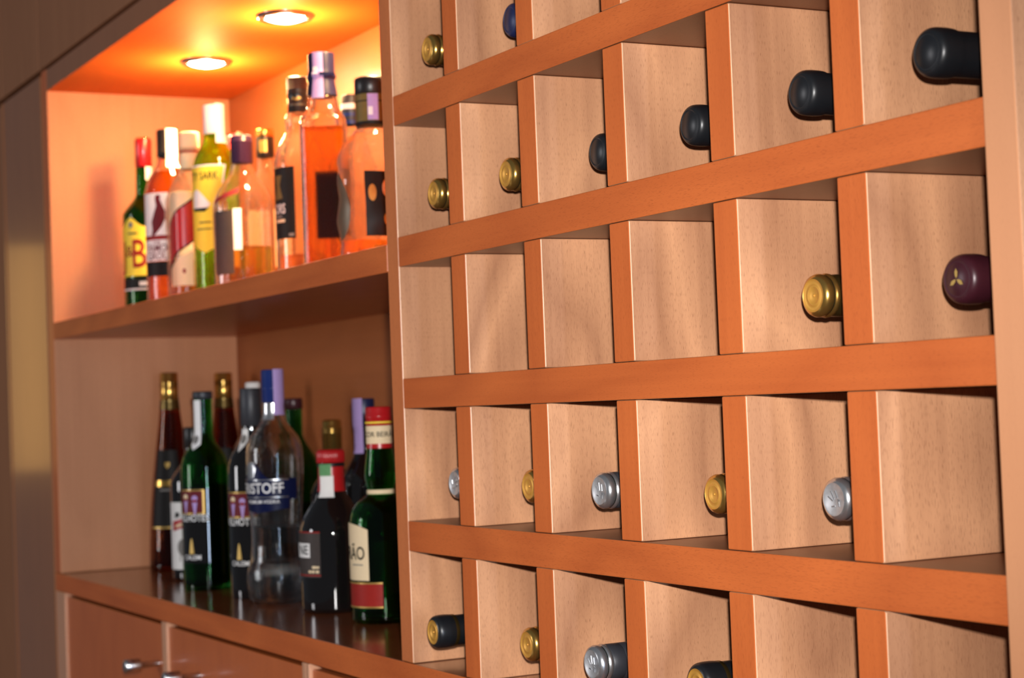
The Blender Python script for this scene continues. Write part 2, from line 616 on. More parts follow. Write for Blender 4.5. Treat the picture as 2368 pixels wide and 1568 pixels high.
DIV = [(-1.430, -1.373), (-0.837, -0.816), (-0.303, -0.282), (0.235, 0.256), (0.846, 0.8667)]
BLAB = ['wooden base cabinet door bay nearest the tall stile, steel knob below worktop',
        'wooden base cabinet door bay in the middle below the bottle worktop',
        'wooden base cabinet bay below the worktop beside the left edge of the rack',
        'wooden base cabinet bay under the right part of the wine rack']
for i in range(4):
    a0, a1 = DIV[i]
    b0, b1 = DIV[i + 1]
    x0, x1 = (a0 if i == 0 else (a0 + a1) / 2), (b1 if i == 3 else (b0 + b1) / 2)
    cab = thing('base_cabinet', BLAB[i], 'cabinet', ((x0 + x1) / 2, 0.0, FLOOR), group='base cabinets below the worktop')
    off = Vector(cab.location)
    def cb(name, *a, **k):
        o = box(name, *a, parent=cab, **k)
        o.location -= off
        return o
    cb('side_panel', x0, a1, 0.0, 0.36, FLOOR + 0.08, -0.0305, M['edge_pale'])
    cb('side_panel', b0, x1, 0.0, 0.36, FLOOR + 0.08, -0.0305, M['edge_pale'])
    cb('back_panel', a1, b0, 0.345, 0.36, FLOOR + 0.08, -0.0305, M['back'])
    cb('bottom_panel', a1, b0, 0.02, 0.345, FLOOR + 0.08, FLOOR + 0.10, M['back'])
    cb('plinth', x0, x1, 0.03, 0.045, FLOOR, FLOOR + 0.08, M['stile'])
    d = cb('door', a1 + 0.001, b0 - 0.001, 0.004, 0.022, FLOOR + 0.085, -0.0365, M['door'], bev=0.001)
    kx, kz = [(-0.872, -0.093), (-0.690, -0.090), (0.20, -0.093), (0.30, -0.093)][i]
    pr = [(0.0045, 0.0), (0.0045, 0.024), (0.0085, 0.025), (0.0095, 0.027), (0.0095, 0.047), (0.0085, 0.0485), (0.0, 0.0485)]
    v, f = lathe_data(pr, 20)
    kn = obj_from('knob', [(p[0], -p[2], p[1]) for p in v], f, M['knob'], d, True)
    kn.location = Vector((kx, 0.004, kz)) - off - Vector(d.location)

# ------------------------------------------------------------------ lit niche
SH0, SH1, CEIL = 0.393, 0.4215, 0.814
nic = thing('display_niche', 'open wooden display niche with one shelf, lit orange from above', 'display cabinet', (-0.7, 0, 0))


def nbox(name, x0, x1, y0, y1, z0, z1, mats, front=None, bev=0.0009):
    o = box(name, x0, x1, y0, y1, z0, z1, mats, nic, bev, front)
    o.location -= Vector(nic.location)
    return o


nbox('side_panel', NX0 - 0.036, NX0, 0.0, 0.335, 0.0005, TOPZ, [M['niche_z'], M['door']], (1, -1), 0.002)
nbox('back_panel', NX0, NX1 - 0.0005, 0.322, 0.335, 0.0005, CEIL, [M['back']])
nbox('shelf', NX0, NX1 - 0.0005, 0.0, 0.322, SH0, SH1, [M['door'], M['edge_x']], (1, -1), 0.0012)
nbox('top_panel', NX0, NX1 - 0.0005, 0.0, 0.335, CEIL, CEIL + 0.036, [M['ceil'], M['stile']], (1, -1))

LX = [-1.069, -0.724, -0.379]
for i, lx in enumerate(LX):
    t = thing('downlight', ['lit halogen downlight in the niche ceiling farther from the rack, above the green bottles',
                            'lit halogen downlight in the niche ceiling nearer the rack, at the photo top',
                            'lit halogen downlight in the niche ceiling next to the wine rack'][i], 'lamp',
              (lx, 0.172, CEIL - 0.0004), group='downlights in the niche ceiling')
    ring = [(0.0305, -0.001), (0.031, -0.0045), (0.034, -0.0058), (0.038, -0.0048), (0.0405, -0.002), (0.041, 0.0)]
    v, f = lathe_data(ring, 40)
    obj_from('trim_ring', v, f, M['chrome'], t, True)
    v, f = lathe_data([(0.0305, -0.0012), (0.024, -0.0006), (0.012, -0.0004), (0.0, -0.0003)], 32)
    obj_from('reflector', v, f, M['chrome'], t, True)
    v, f = lathe_data([(0.0, -0.0095), (0.007, -0.0092), (0.012, -0.0085), (0.019, -0.0070), (0.0262, -0.0045), (0.027, -0.0014), (0.0, -0.0012)], 32)
    obj_from('bulb_lens', v, f, M['bulb'], t, True)
    ld = bpy.data.lights.new('halogen_ceiling_fill', 'POINT')  # bare point added in open air below the lens to brighten the ceiling
    ld.energy = 4.1 if i < 2 else 2.2
    ld.color = (1.0, 0.50, 0.15)
    ld.shadow_soft_size = 0.014
    lo = bpy.data.objects.new('halogen_ceiling_fill', ld)
    lo.location = (0, 0, -0.052)
    link(lo, t)
    bd = bpy.data.lights.new('halogen_cone', 'SPOT')
    bd.energy = 26.0 if i < 2 else 16.0
    bd.color = (1.0, 0.64, 0.27)
    bd.spot_size = R(82)
    bd.spot_blend = 0.6
    bd.shadow_soft_size = 0.018
    bo = bpy.data.objects.new('halogen_cone', bd)
    bo.location = (0, 0, -0.030)
    link(bo, t)

# ------------------------------------------------------------------ tall unit left of the niche and cupboards above
tall = thing('tall_unit', 'tall dark veneered cupboard upright at the left edge of the niche', 'cupboard', (-1.58, 0, FLOOR))


def tbox(par, name, *a, **k):
    o = box(name, *a, parent=par, **k)
    o.location -= Vector(par.location)
    return o


tbox(tall, 'carcass', -1.722, -1.4345, 0.020, 0.36, FLOOR + 0.08, TOPZ - 0.001, M['stile'])
tbox(tall, 'door', -1.719, -1.4375, 0.0, 0.0195, FLOOR + 0.085, TOPZ - 0.004, M['stile'], bev=0.0025)
tbox(tall, 'plinth', -1.722, -1.4345, 0.04, 0.36, FLOOR, FLOOR + 0.08, M['stile'])
tall2 = thing('tall_unit', 'tall dark cupboard cut by the left photo edge', 'cupboard', (-2.05, 0, FLOOR))
tbox(tall2, 'carcass', -2.40, -1.7225, 0.020, 0.36, FLOOR + 0.08, TOPZ - 0.001, M['stile'])
tbox(tall2, 'door', -2.395, -1.740, 0.004, 0.0195, FLOOR + 0.085, TOPZ - 0.004, M['stile_matt'], bev=0.002)
tbox(tall2, 'edge_strip', -1.738, -1.7235, -0.001, 0.0195, FLOOR + 0.085, TOPZ - 0.004, M['stile'], bev=0.002)
tbox(tall2, 'plinth', -2.40, -1.7225, 0.04, 0.36, FLOOR, FLOOR + 0.08, M['stile'])

UX = [(-2.40, -1.725), (-1.725, -1.446), (-1.446, -0.70), (-0.70, 0.03), (0.03, 0.8667)]
UL = ['dark overhead cupboard at the upper left corner of the photo',
      'narrow dark overhead cupboard above the tall upright',
      'wide dark overhead cupboard above the left half of the lit niche',
      'overhead cupboard above the right half of the lit niche',
      'overhead cupboard above the wine rack']
for (x0, x1), lab in zip(UX, UL):
    u = thing('overhead_cupboard', lab, 'cupboard', ((x0 + x1) / 2, 0, TOPZ), group='cupboards along the top')
    tbox(u, 'carcass', x0 + 0.0005, x1 - 0.0005, 0.022, 0.36, TOPZ + 0.0005, 1.40, M['stile'])
    tbox(u, 'door', x0 + 0.0015, x1 - 0.0015, 0.0, 0.0215, TOPZ + 0.006, 1.398, M['stile_matt'], bev=0.002)

# ------------------------------------------------------------------ bottles on the lit upper shelf
Z1 = SH1 + 0.0003


def body(t, prof, gmat, liquid=None, level=0.0, wall=0.0026, cross=None, seg=44):
    """hollow glass bottle with its liquid"""
    H = max(p[1] for p in prof)
    lathe('glass', prof, gmat, t, seg, cross, cavity=inset(prof, wall, 0.007, H - 0.006))
    if liquid:
        lathe('liquid', inset(prof, wall + 0.0004, 0.0076, level), liquid, t, seg, cross)
    return rfun(prof)


def print_line(t, rf, z, ang, width, h, mat, off=0.0009):
    """a line of print too small to read"""
    patch('label_print', rf, z - h / 2, z + h / 2, ang - width / 2, ang + width / 2, mat, t, off=off, nz=1, na=6)


def solid(t, prof, mat, cross=None, seg=44):
    lathe('glass', prof, mat, t, seg, cross)
    return rfun(prof)


# green whisky bottle, red cap, yellow label
t = stand('whisky_bottle', 'slim green whisky bottle with red cap and yellow label, leftmost on the lit shelf', -1.262, 0.124, Z1)
pr = smooth_prof(bottle_prof(0.0365, 0.166, 0.205, 0.0142, 0.292))
pr = [(r if z < 0.206 else 0.0142 - 0.0022 * (z - 0.206) / 0.086, z) for r, z in pr]
rf = body(t, pr, M['g_green'], M['l_green'], 0.20)
lathe('cap', cap_prof(0.0136, 0.248, 0.295, [(0.285, 0.0006, 0.001)]), M['red'], t)
patch('label', rf, 0.066, 0.150, -100, 40, M['yellow'], t, na=28, top=lambda s: 0.146 + 0.016 * math.exp(-((s - 0.42) / 0.16) ** 2))
wrap_text('label_letters', 'B', 0.066, rf, 0.100, -20, M['red_paper'], t, squeeze=0.72)
wrap_text('label_letters', '&', 0.026, rf, 0.106, -47, M['red_paper'], t)
wrap_text('label_letters', 'J', 0.060, rf, 0.100, -66, M['red_paper'], t, squeeze=0.8)
wrap_shape('label_crest', ellipse(0.0045, 0.005), rf, 0.150, -40, M['grey_ink'], t)
print_line(t, rf, 0.136, -36, 30, 0.003, M['olive_paper'])
patch('label_band', rf, 0.045, 0.062, -100, 60, M['black'], t)
patch('label_band', rf, 0.050, 0.0565, -20, 30, M['white'], t, off=0.0008)
patch('label_band', rf, 0.043, 0.0455, -100, 60, M['white'], t, off=0.0008)
patch('tax_strip', rf, 0.226, 0.248, 10, 75, M['white'], t)

# amber whisky with bird label
t = stand('whisky_bottle', 'amber whisky bottle with black cap and white label showing a red bird', -1.129, 0.122, Z1)
pr = smooth_prof([(0, .002), (.030, 0), (.0365, .004), (.0372, .010), (.0372, .08), (.0372, .178), (.036, .192), (.031, .210), (.0225, .224), (.0165, .235), (.0145, .246), (.0142, .285), (.012, .287), (0, .287)])
rf = body(t, pr, M['g_clear'], M['l_deep'], 0.222)
lathe('cap', cap_prof(0.0155, 0.246, 0.290, [(0.252, 0.0005, 0.0012)]), M['black_cap'], t)
rc = lambda z: 0.0157 if z > 0.246 else max(rf(z), 0.0145)
patch('tax_strip', rc, 0.229, 0.2903, -4, 88, M['white'], t, off=0.0006)
patch('label', rf, 0.079, 0.186, -75, 75, M['white'], t, na=24)
bird = [(x * 1.6, y * 1.05) for x, y in [(-.002, .045), (.001, .047), (.004, .045), (.003, .040), (.0045, .034), (.008, .022), (.008, .010), (.004, -.002), (-.002, -.012), (-.008, -.018), (-.006, -.006), (-.007, .006), (-.004, .018), (-.001, .030), (-.002, .038)]]
wrap_shape('label_bird', bird, rf, 0.134, -28, M['maroon'], t)
patch('label_ground', rf, 0.112, 0.119, -75, 60, M['red_paper'], t, off=0.0008)
wrap_text('label_text', 'THE', 0.007, rf, 0.1075, -32, M['maroon'], t)
wrap_text('label_text', 'FAMOUS', 0.0165, rf, 0.0985, -22, M['maroon'], t, squeeze=0.8)
wrap_text('label_text', 'GROUSE', 0.0165, rf, 0.086, -22, M['maroon'], t, squeeze=0.8)
patch('label_band', rf, 0.055, 0.078, -75, 75, M['black'], t)

# square clear whisky with slanted red label
t = stand('whisky_bottle', 'clear square whisky bottle with cream cap and slanted red label', -1.041, 0.130, Z1, turn=-12)


def sq(p, rot=0.0):
    def c(a, z):
        a = a - rot
        return 1.0 / (abs(math.cos(a)) ** p + abs(math.sin(a)) ** p) ** (1.0 / p)
    return c


def blend_cross(c, z0, z1):
    def g(a, z):
        s = min(1, max(0, (z - z0) / (z1 - z0)))
        return c(a, z) * (1 - s) + s
    return g


cr = blend_cross(sq(5.0, R(30)), 0.165, 0.215)
pr = smooth_prof([(0, .002), (.027, 0), (.0335, .003), (.0345, .009), (.0345, .09), (.0345, .160), (.033, .178), (.026, .197), (.0175, .212), (.0145, .223), (.014, .268), (.012, .27), (0, .27)])
rf = body(t, pr, M['g_glow'], M['l_pale'], 0.045, cross=cr)
lathe('cap', cap_prof(0.0155, 0.214, 0.2725, [(0.249, 0.0007, 0.001), (0.238, 0.0006, 0.001)]), M['cream'], t)
patch('cap_band', lambda z: 0.0155, 0.2405, 0.2435, -180, 180, M['red_paper'], t, off=0.0005)
patch('upper_label', rf, 0.140, 0.176, -52, 20, M['cream'], t, cross=cr, bot=lambda s: 0.128 + 0.030 * s)
patch('slanted_label', rf, 0.1, 0.14, -58, 62, M['red'], t, cross=cr, na=24, off=0.0007,
      top=lambda s: 0.126 + 0.062 * s, bot=lambda s: 0.066 + 0.060 * s)
patch('label_edge', rf, 0.1, 0.14, -58, 62, M['black'], t, cross=cr, na=24, off=0.0009, nz=2,
      top=lambda s: 0.129 + 0.062 * s, bot=lambda s: 0.126 + 0.062 * s)
patch('label_edge', rf, 0.1, 0.14, -58, 62, M['black'], t, cross=cr, na=24, off=0.0009, nz=2,
      top=lambda s: 0.066 + 0.060 * s, bot=lambda s: 0.063 + 0.060 * s)
patch('lower_label', rf, 0.033, 0.075, -52, 14, M['cream'], t, cross=cr, top=lambda s: 0.060 + 0.028 * s)
wrap_shape('label_mark', ellipse(.002, .004), rf, 0.055, -6, M['red_paper'], t, cross=cr)

# yellow label, green glass, white cap
t = stand('whisky_bottle', 'yellow-green glowing whisky bottle with yellow sailing-ship label and tall white cap', -0.960, 0.143, Z1)
pr = smooth_prof([(0, .002), (.028, 0), (.0335, .003), (.0345, .010), (.0345, .10), (.0345, .195), (.033, .212), (.0285, .226), (.0215, .238), (.0175, .247), (.0165, .256), (.0145, .262), (.0142, .296), (.012, .298), (0, .298)])
rf = body(t, pr, M['g_olive'], M['l_straw'], 0.19)
lathe('cap', cap_prof(0.0158, 0.258, 0.3025), M['white'], t)
lathe('cap_disc', [(0.0135, 0.3026), (0.0135, 0.3034), (0.0, 0.3036)], M['black_cap'], t)
rc = lambda z: 0.0158 if z > 0.258 else max(rf(z), 0.0158)
patch('tax_strip', rc, 0.243, 0.3035, 8, 80, M['white'], t, off=0.0007)
patch('label', rf, 0.09, 0.207, -120, 20, M['yellow'], t, na=30,
      bot=lambda s: 0.096 - 0.020 * (1 - abs(2 * s - 1.25)) if s < 0.99 else 0.096,
      rightf=lambda s: 9 * abs(2 * s - 0.9) ** 2 - 5)
patch('label_border', rf, 0.096, 0.208, 17, 21, M['white'], t, na=3, off=0.0008, rightf=lambda s: 9 * abs(2 * s - 0.9) ** 2 - 5, left=lambda s: 9 * abs(2 * s - 0.9) ** 2 - 5)
patch('label_border', rf, 0.206, 0.2085, -120, 24, M['white'], t, off=0.0008, nz=2)
wrap_text('label_text', 'CUTTY SARK', 0.0165, rf, 0.191, -52, M['black'], t, squeeze=0.72)
ship = [(-.016, -.006), (.010, -.009), (.017, -.001), (.012, .003), (.006, .012), (.000, .018), (-.006, .022), (-.013, .020), (-.016, .010)]
wrap_shape('label_ship', ship, rf, 0.150, -42, M['white'], t)
wrap_shape('label_ship_hull', [(-.016, -.010), (.008, -.012), (.015, -.006), (-.016, -.006)], rf, 0.150, -42, M['black'], t, off=0.0011)
print_line(t, rf, 0.122, -30, 34, 0.0025, M['olive_paper'])
print_line(t, rf, 0.112, -34, 44, 0.0022, M['olive_paper'])

# squat faceted bottle, purple cap
t = stand('liquor_bottle', 'squat clear faceted bottle with dark purple cap and amber bottom third', -0.861, 0.150, Z1, turn=4)
fac = lambda a, z: 1.0 - 0.022 * math.cos(14 * a) * min(1, max(0, (0.15 - z) / 0.02)) * min(1, z / 0.02)
pr = smooth_prof([(0, .003), (.036, 0), (.0425, .004), (.0435, .012), (.0435, .07), (.0435, .128), (.042, .146), (.037, .160), (.0285, .173), (.0205, .183), (.0165, .195), (.015, .205), (.0145, .235), (.012, .237), (0, .237)])
rf = body(t, pr, M['g_glow'], M['l_amber'], 0.076, cross=fac, seg=96, wall=0.0032)
lathe('cap', cap_prof(0.0163, 0.200, 0.2405, [(0.232, 0.0004, 0.001)]), M['purple_cap'], t)
lathe('cap_disc', [(0.0145, 0.2406), (0.0145, 0.2412), (0.0, 0.2412)], M['white'], t)
patch('label', rf, 0.036, 0.128, -72, -24, M['char'], t, off=0.0012)
patch('label_strip', rf, 0.070, 0.130, -24, -8, M['white'], t, off=0.0012)
patch('label_swoosh', rf, 0.142, 0.155, -72, -12, M['maroon'], t, off=0.0012, top=lambda s: 0.146 + 0.016 * s, bot=lambda s: 0.139 + 0.014 * s)

# gold and black cap behind
t = stand('whisky_bottle', 'clear whisky bottle with gold-topped black cap behind the faceted bottle', -1.031, 0.251, Z1)
pr = smooth_prof(bottle_prof(0.036, 0.170, 0.222, 0.0135, 0.276))
rf = body(t, pr, M['g_glow'], M['l_amber'], 0.15)
lathe('cap', cap_prof(0.0143, 0.236, 0.2795), M['black_cap'], t)
lathe('cap_top', cap_prof(0.0148, 0.268, 0.281), M['gold'], t)
patch('cap_mark', lambda z: 0.0143, 0.243, 0.262, -35, 12, M['gold_ink'], t, off=0.0005)
patch('label', rf, 0.06, 0.15, -50, 50, M['cream'], t)

# red cap glimpse behind
t = stand('whisky_bottle', 'bottle with red and white cap glimpsed behind the yellow-label bottle', -1.098, 0.222, Z1)
pr = smooth_prof(bottle_prof(0.034, 0.175, 0.225, 0.013, 0.280))
rf = body(t, pr, M['g_clear'], M['l_amber'], 0.17)
lathe('cap', cap_prof(0.0143, 0.235, 0.279), M['red'], t)
patch('tax_strip', lambda z: 0.0143, 0.250, 0.2845, 25, 85, M['cream'], t, off=0.0008)

# clear bottle with black label
t = stand('liquor_bottle', 'clear glass bottle with ribbed black cap and tall black label', -0.697, 0.176, Z1)
pr = smooth_prof([(0, .003), (.030, 0), (.0355, .004), (.0362, .012), (.0362, .09), (.0362, .170), (.035, .186), (.031, .200), (.0245, .212), (.0195, .222), (.0185, .232), (.0195, .240), (.017, .248), (.0135, .252), (.0135, .295), (.011, .297), (0, .297)])
rf = body(t, pr, M['g_glow'], M['l_pale'], 0.05)
lathe('cap', cap_prof(0.0148, 0.250, 0.2995, [(0.262, 0.0004, 0.001), (0.277, 0.0006, 0.0012), (0.281, 0.0006, 0.0012)]), M['black_cap'], t)
wrap_shape('cap_script', [(-.007, -.003), (-.004, .003), (-.001, -.001), (.002, .003), (.007, .001), (.004, -.001), (.001, -.003), (-.002, -.002), (-.004, .000)], lambda z: 0.0148, 0.268, -10, M['gold_ink'], t, off=0.0008)
patch('cap_band', lambda z: 0.0148, 0.2585, 0.2605, -180, 180, M['pewter'], t, off=0.0006)
patch('label', rf, 0.072, 0.171, -95, -14, M['black'], t, na=20)
wrap_shape('label_emblem', [(-.008, .02), (.008, .02), (.004, .006), (.009, -.012), (-.008, -.014), (-.003, .004)], rf, 0.140, -58, M['olive_paper'], t)
wrap_text('label_text', 'ORS', 0.019, rf, 0.113, -54, M['white'], t, squeeze=0.6)
print_line(t, rf, 0.103, -58, 22, 0.003, M['grey_ink'])
print_line(t, rf, 0.097, -54, 30, 0.004, M['cream'])
print_line(t, rf, 0.077, -24, 12, 0.004, M['grey_ink'])

# amber square bottle with blue capsule
t = stand('bourbon_bottle', 'tall square amber bottle with blue capsule and lilac strip, tallest on the lit shelf', -0.492, 0.128, Z1, turn=-4)
cr9 = blend_cross(sq(6.0, R(0)), 0.192, 0.232)
pr = smooth_prof([(0, .003), (.023, 0), (.0285, .003), (.0295, .010), (.0295, .10), (.0295, .185), (.0300, .197), (.0285, .206), (.0245, .213), (.0205, .221), (.0185, .232), (.016, .240), (.0145, .250), (.0142, .282), (.012, .284), (0, .284)])
rf = body(t, pr, M['g_clear'], M['l_deep'], 0.194, cross=cr9, seg=64)
lathe('capsule', smooth_prof([(.0195, .236), (.0185, .243), (.0170, .252), (.0166, .257), (.0182, .259), (.0182, .263), (.0168, .265), (.0166, .288), (.0150, .2905), (0, .2905)], 3), M['navy_foil'], t)
rcap = lambda z: 0.0186 if 0.2575 < z < 0.2645 else (0.0166 if z >= 0.2645 else 0.0166 + (0.258 - z) * 0.14)
patch('capsule_dark_side', rcap, 0.237, 0.289, -88, -42, M['navy_ink'], t, off=0.0007)
patch('tax_strip', rcap, 0.231, 0.2905, -36, 10, M['lilac'], t, off=0.0009, nz=18)
patch('capsule_band', rcap, 0.2600, 0.2640, -5, 60, M['navy_ink'], t, off=0.0013)
patch('strip_panel', rcap, 0.2620, 0.2715, -34, -14, M['white'], t, off=0.0015)
patch('back_label', rf, 0.055, 0.142, 140, 205, M['char'], t, cross=cr9, off=0.0004)

# pinched three-sided bottle
t = stand('pinched_bottle', 'pinched three-sided glass bottle with wide black cap, cut by the rack upright', -0.368, 0.140, Z1, turn=0)


def pinch(a, z):
    k = min(1, max(0, (0.165 - z) / 0.05)) * min(1, z / 0.012)
    lobe = math.cos(3 * (a - R(-33)))
    return 1 + k * (0.11 * lobe * (1 + 0.7 * math.sin(z * 75)) + 0.02 * math.sin(z * 130) - 0.06)


pr = smooth_prof([(0, .003), (.040, 0), (.0485, .004), (.050, .012), (.0505, .05), (.0500, .095), (.0505, .118), (.0485, .135), (.041, .150), (.031, .163), (.0225, .172), (.0185, .180), (.018, .232), (.016, .234), (0, .234)])
rf = body(t, pr, M['g_glow'], M['l_amber'], 0.036, cross=pinch, seg=84, wall=0.003)
lathe('cap', cap_prof(0.0195, 0.217, 0.2385, edge=0.003), M['black_cap'], t)
patch('neck_wrap', lambda z: 0.0187, 0.180, 0.2165, -180, 180, M['olive_paper'], t, na=40)
patch('neck_band', lambda z: 0.0187, 0.207, 0.2085, -180, 180, M['black'], t, na=40, off=0.0007)
patch('neck_band', lambda z: 0.0187, 0.1795, 0.183, -180, 180, M['black'], t, na=40, off=0.0007)
patch('tax_strip', lambda z: 0.0187, 0.184, 0.216, -12, 26, M['lilac'], t, off=0.0010)
patch('strip_panel', lambda z: 0.0187, 0.190, 0.200, -10, 6, M['white'], t, off=0.0013)
n_ = 24
patch('oval_medallion', rf, 0.04, 0.12, -72, -34, M['pewter'], t, cross=pinch, off=0.0010, na=n_,
      top=lambda s: 0.076 + 0.041 * math.sqrt(max(0, 1 - (2 * s - 1) ** 2)), bot=lambda s: 0.076 - 0.041 * math.sqrt(max(0, 1 - (2 * s - 1) ** 2)))
patch('front_label', rf, 0.040, 0.118, -12, 60, M['black'], t, cross=pinch, off=0.0010)
wrap_shape('label_emblem', ellipse(.005, .010), rf, 0.092, -2, M['gold_ink'], t, off=0.0016, cross=pinch)
wrap_shape('label_emblem', ellipse(.004, .007), rf, 0.060, 18, M['gold_ink'], t, off=0.0016, cross=pinch)
wrap_shape('label_emblem', ellipse(.005, .010), rf, 0.098, 20, M['cream'], t, off=0.0016, cross=pinch)

# banded cap glimpse
t = stand('liquor_bottle', 'clear bottle with blue and white banded cap behind the pinched bottle', -0.640, 0.231, Z1)
pr = smooth_prof(bottle_prof(0.033, 0.165, 0.215, 0.012, 0.264))
rf = body(t, pr, M['g_clear'], M['l_pale'], 0.06)
lathe('cap', cap_prof(0.0135, 0.226, 0.2675), M['slate'], t)
patch('cap_band', lambda z: 0.0135, 0.247, 0.2545, -180, 180, M['white'], t, off=0.0006, na=24)
patch('cap_band', lambda z: 0.0135, 0.237, 0.2415, -180, 180, M['blue'], t, off=0.0006, na=24)
patch('cap_band', lambda z: 0.0135, 0.226, 0.231, -180, 180, M['blue'], t, off=0.0006, na=24)

# ------------------------------------------------------------------ bottles on the worktop
Z0 = 0.0003


def brandy(label, x, y, H=0.330):
    t = stand('brandy_bottle', label, x, y, Z0, group='tapering brandy bottles with gold caps')
    pr = smooth_prof([(0, .003), (.034, 0), (.0395, .003), (.0405, .010), (.040, .04), (.0372, .09), (.0325, .14), (.0255, .20), (.0195, .245), (.0160, .275), (.0146, .29), (.0140, H - .005), (.012, H - .003), (0, H - .003)])
    rf = body(t, pr, M['g_amber'], M['l_brown'], 0.262)
    lathe('capsule', cap_prof(0.0152, 0.282, H, [(0.312, -0.0008, 0.002), (0.305, 0.0004, 0.001)], edge=0.002), M['gold'], t)
    patch('capsule_band', lambda z: rf(z) if z < 0.282 else 0.0152, 0.268, 0.284, -180, 180, M['olive'], t, na=30, off=0.0006)
    patch('label', rf, 0.07, 0.20, -60, 32, M['black'], t, na=18, off=0.0007, rightf=lambda s: -10 * s)
    wrap_shape('label_shield', [(-.004, .005), (.004, .005), (.004, -.001), (0, -.006), (-.004, -.001)], rf, 0.175, -14, M['gold_ink'], t, off=0.0012)
    patch('label_gold_band', rf, 0.140, 0.150, -55, 24, M['gold'], t, off=0.0012)
    patch('label_edge', rf, 0.0705, 0.0735, -60, 30, M['gold_ink'], t, off=0.0012)
    print_line(t, rf, 0.134, -18, 36, 0.003, M['grey_ink'], 0.0012)
    return t


brandy('tapering dark amber brandy bottle with gold cap, leftmost on the worktop', -1.312, 0.171)
brandy('tapering amber brandy bottle with gold cap, farther back between the two port bottles', -1.316, 0.268, 0.3275)

t = stand('liqueur_bottle', 'short black bottle with white label and red mark, behind the green port bottle', -1.100, 0.140, Z0)
pr = smooth_prof(bottle_prof(0.037, 0.150, 0.195, 0.0135, 0.235))
rf = solid(t, pr, M['black_glass'])
lathe('cap', cap_prof(0.0148, 0.205, 0.238), M['black_cap'], t)
patch('label', rf, 0.018, 0.122, -85, 60, M['white'], t, na=26)
wrap_shape('label_red_mark', [(-.020, -.012), (.016, -.003), (.016, .012), (-.020, .003)], rf, 0.089, -33, M['red'], t)
wrap_shape('label_hat', [(-.006, -.003), (.004, -.001), (.004, .006), (-.004, .006)], rf, 0.1005, -46, M['black'], t, off=0.0012)
wrap_shape('label_print', [(-.013, -.006), (.012, .000), (.012, .004), (-.013, -.002)], rf, 0.089, -32, M['cream'], t, off=0.0013)
outer = [(0.013 * math.cos(a), 0.014 * math.sin(a)) for a in [PI * 0.1 + i * PI * 1.5 / 20 for i in range(21)]]
inner = [(0.0117 * math.cos(a), 0.0127 * math.sin(a)) for a in [PI * 0.1 + i * PI * 1.5 / 20 for i in range(21)]]
wrap_shape('label_drawing', outer + inner[::-1], rf, 0.052, -28, M['grey_ink'], t)
wrap_shape('label_drawing', [(-.005, 0), (-.003, 0), (-.003, -.009), (-.005, -.009)], rf, 0.040, -34, M['grey_ink'], t)


def port(label, x, y, green):
    t = stand('port_bottle', label, x, y, Z0, group='port wine bottles on the worktop')
    r = 0.0352
    H = 0.290
    pr = smooth_prof([(0, .004), (r * .8, 0), (r - .002, .002), (r, .008), (r, .09), (r, .172), (r - .0015, .186), (.0285, .200), (.0195, .212), (.0145, .224), (.0135, .24), (.0137, H - .006), (.0145, H - .006), (.0145, H - .002), (.0135, H), (0, H)])
    if green:
        rf = body(t, pr, M['g_dkgreen'], M['l_dark'], 0.156)
        lathe('cap', cap_prof(0.0148, H - .010, H + .001), M['slate'], t)
    else:
        rf = solid(t, pr, M['black_glass'])
        lathe('capsule', cap_prof(0.0150, H - .052, H + .001, edge=0.0015), M['slate'], t)
    c = -36
    patch('neck_strip', rf, H - .085, H - .012, -64, -14, M['white'], t, off=0.0009 if green else 0.0018,
          bot=lambda s: H - .085 + 0.008 * abs(2 * s - 1)) if green else \
        patch('neck_strip', rf, H - .088, H - .056, -70, -20, M['white'], t, bot=lambda s: H - .088 + 0.016 * abs(2 * s - 1))
    wrap_shape('strip_seal', ellipse(.0045, .0065), rf, H - .070, -42, M['grey_ink'], t, off=0.0014)
    patch('label', rf, 0.040, 0.150, c - 40, c + 46, M['black_glass'], t, na=18, off=0.0002)
    patch('label_picture', rf, 0.113, 0.146, c - 36, c + 30, M['maroon'], t, off=0.0008)
    for a_, b_ in ((0.1455, 0.1475), (0.1115, 0.1135)):
        patch('label_gold_line', rf, a_, b_, c - 38, c + 32, M['gold_ink'], t, off=0.0010, nz=1)
    patch('label_gold_line', rf, 0.112, 0.147, c + 29, c + 33, M['gold_ink'], t, off=0.0011, na=2)
    for dx, hh, mt in ((-.010, .0, 'cream'), (.006, -.002, 'lilac')):
        wrap_shape('figure_head', ellipse(.0045, .0040, 14), rf, 0.137 + hh, c + math.degrees(dx / r), M[mt], t, off=0.0013)
        wrap_shape('figure_collar', [(-.004, .004), (.004, .004), (.001, -.014), (-.001, -.014)], rf, 0.127 + hh, c + math.degrees(dx / r), M['lilac'], t, off=0.0012)
        wrap_shape('figure_face', ellipse(.0022, .0026, 10), rf, 0.133 + hh, c + math.degrees(dx / r), M['red_paper'], t, off=0.0015)
    wrap_text('label_text', 'VELHOTES', 0.0138, rf, 0.1055, c, M['white'], t, squeeze=0.80, off=0.0010)
    wrap_shape('label_tower', [(-.004, -.010), (.004, -.010), (.0025, .002), (.0008, .012), (-.0008, .012), (-.0025, .002)], rf, 0.064, c - 2, M['gold_ink'], t, off=0.0010)
    wrap_text('label_text', 'CALEM', 0.0095, rf, 0.0485, c - 2, M['white'], t, squeeze=1.0, off=0.0010)
    return t


port('green glass port wine bottle with white strip on its neck', -0.932, 0.102, True)
port('black port wine bottle with matt black capsule, left of the clear vodka bottle', -0.764, 0.116, False)

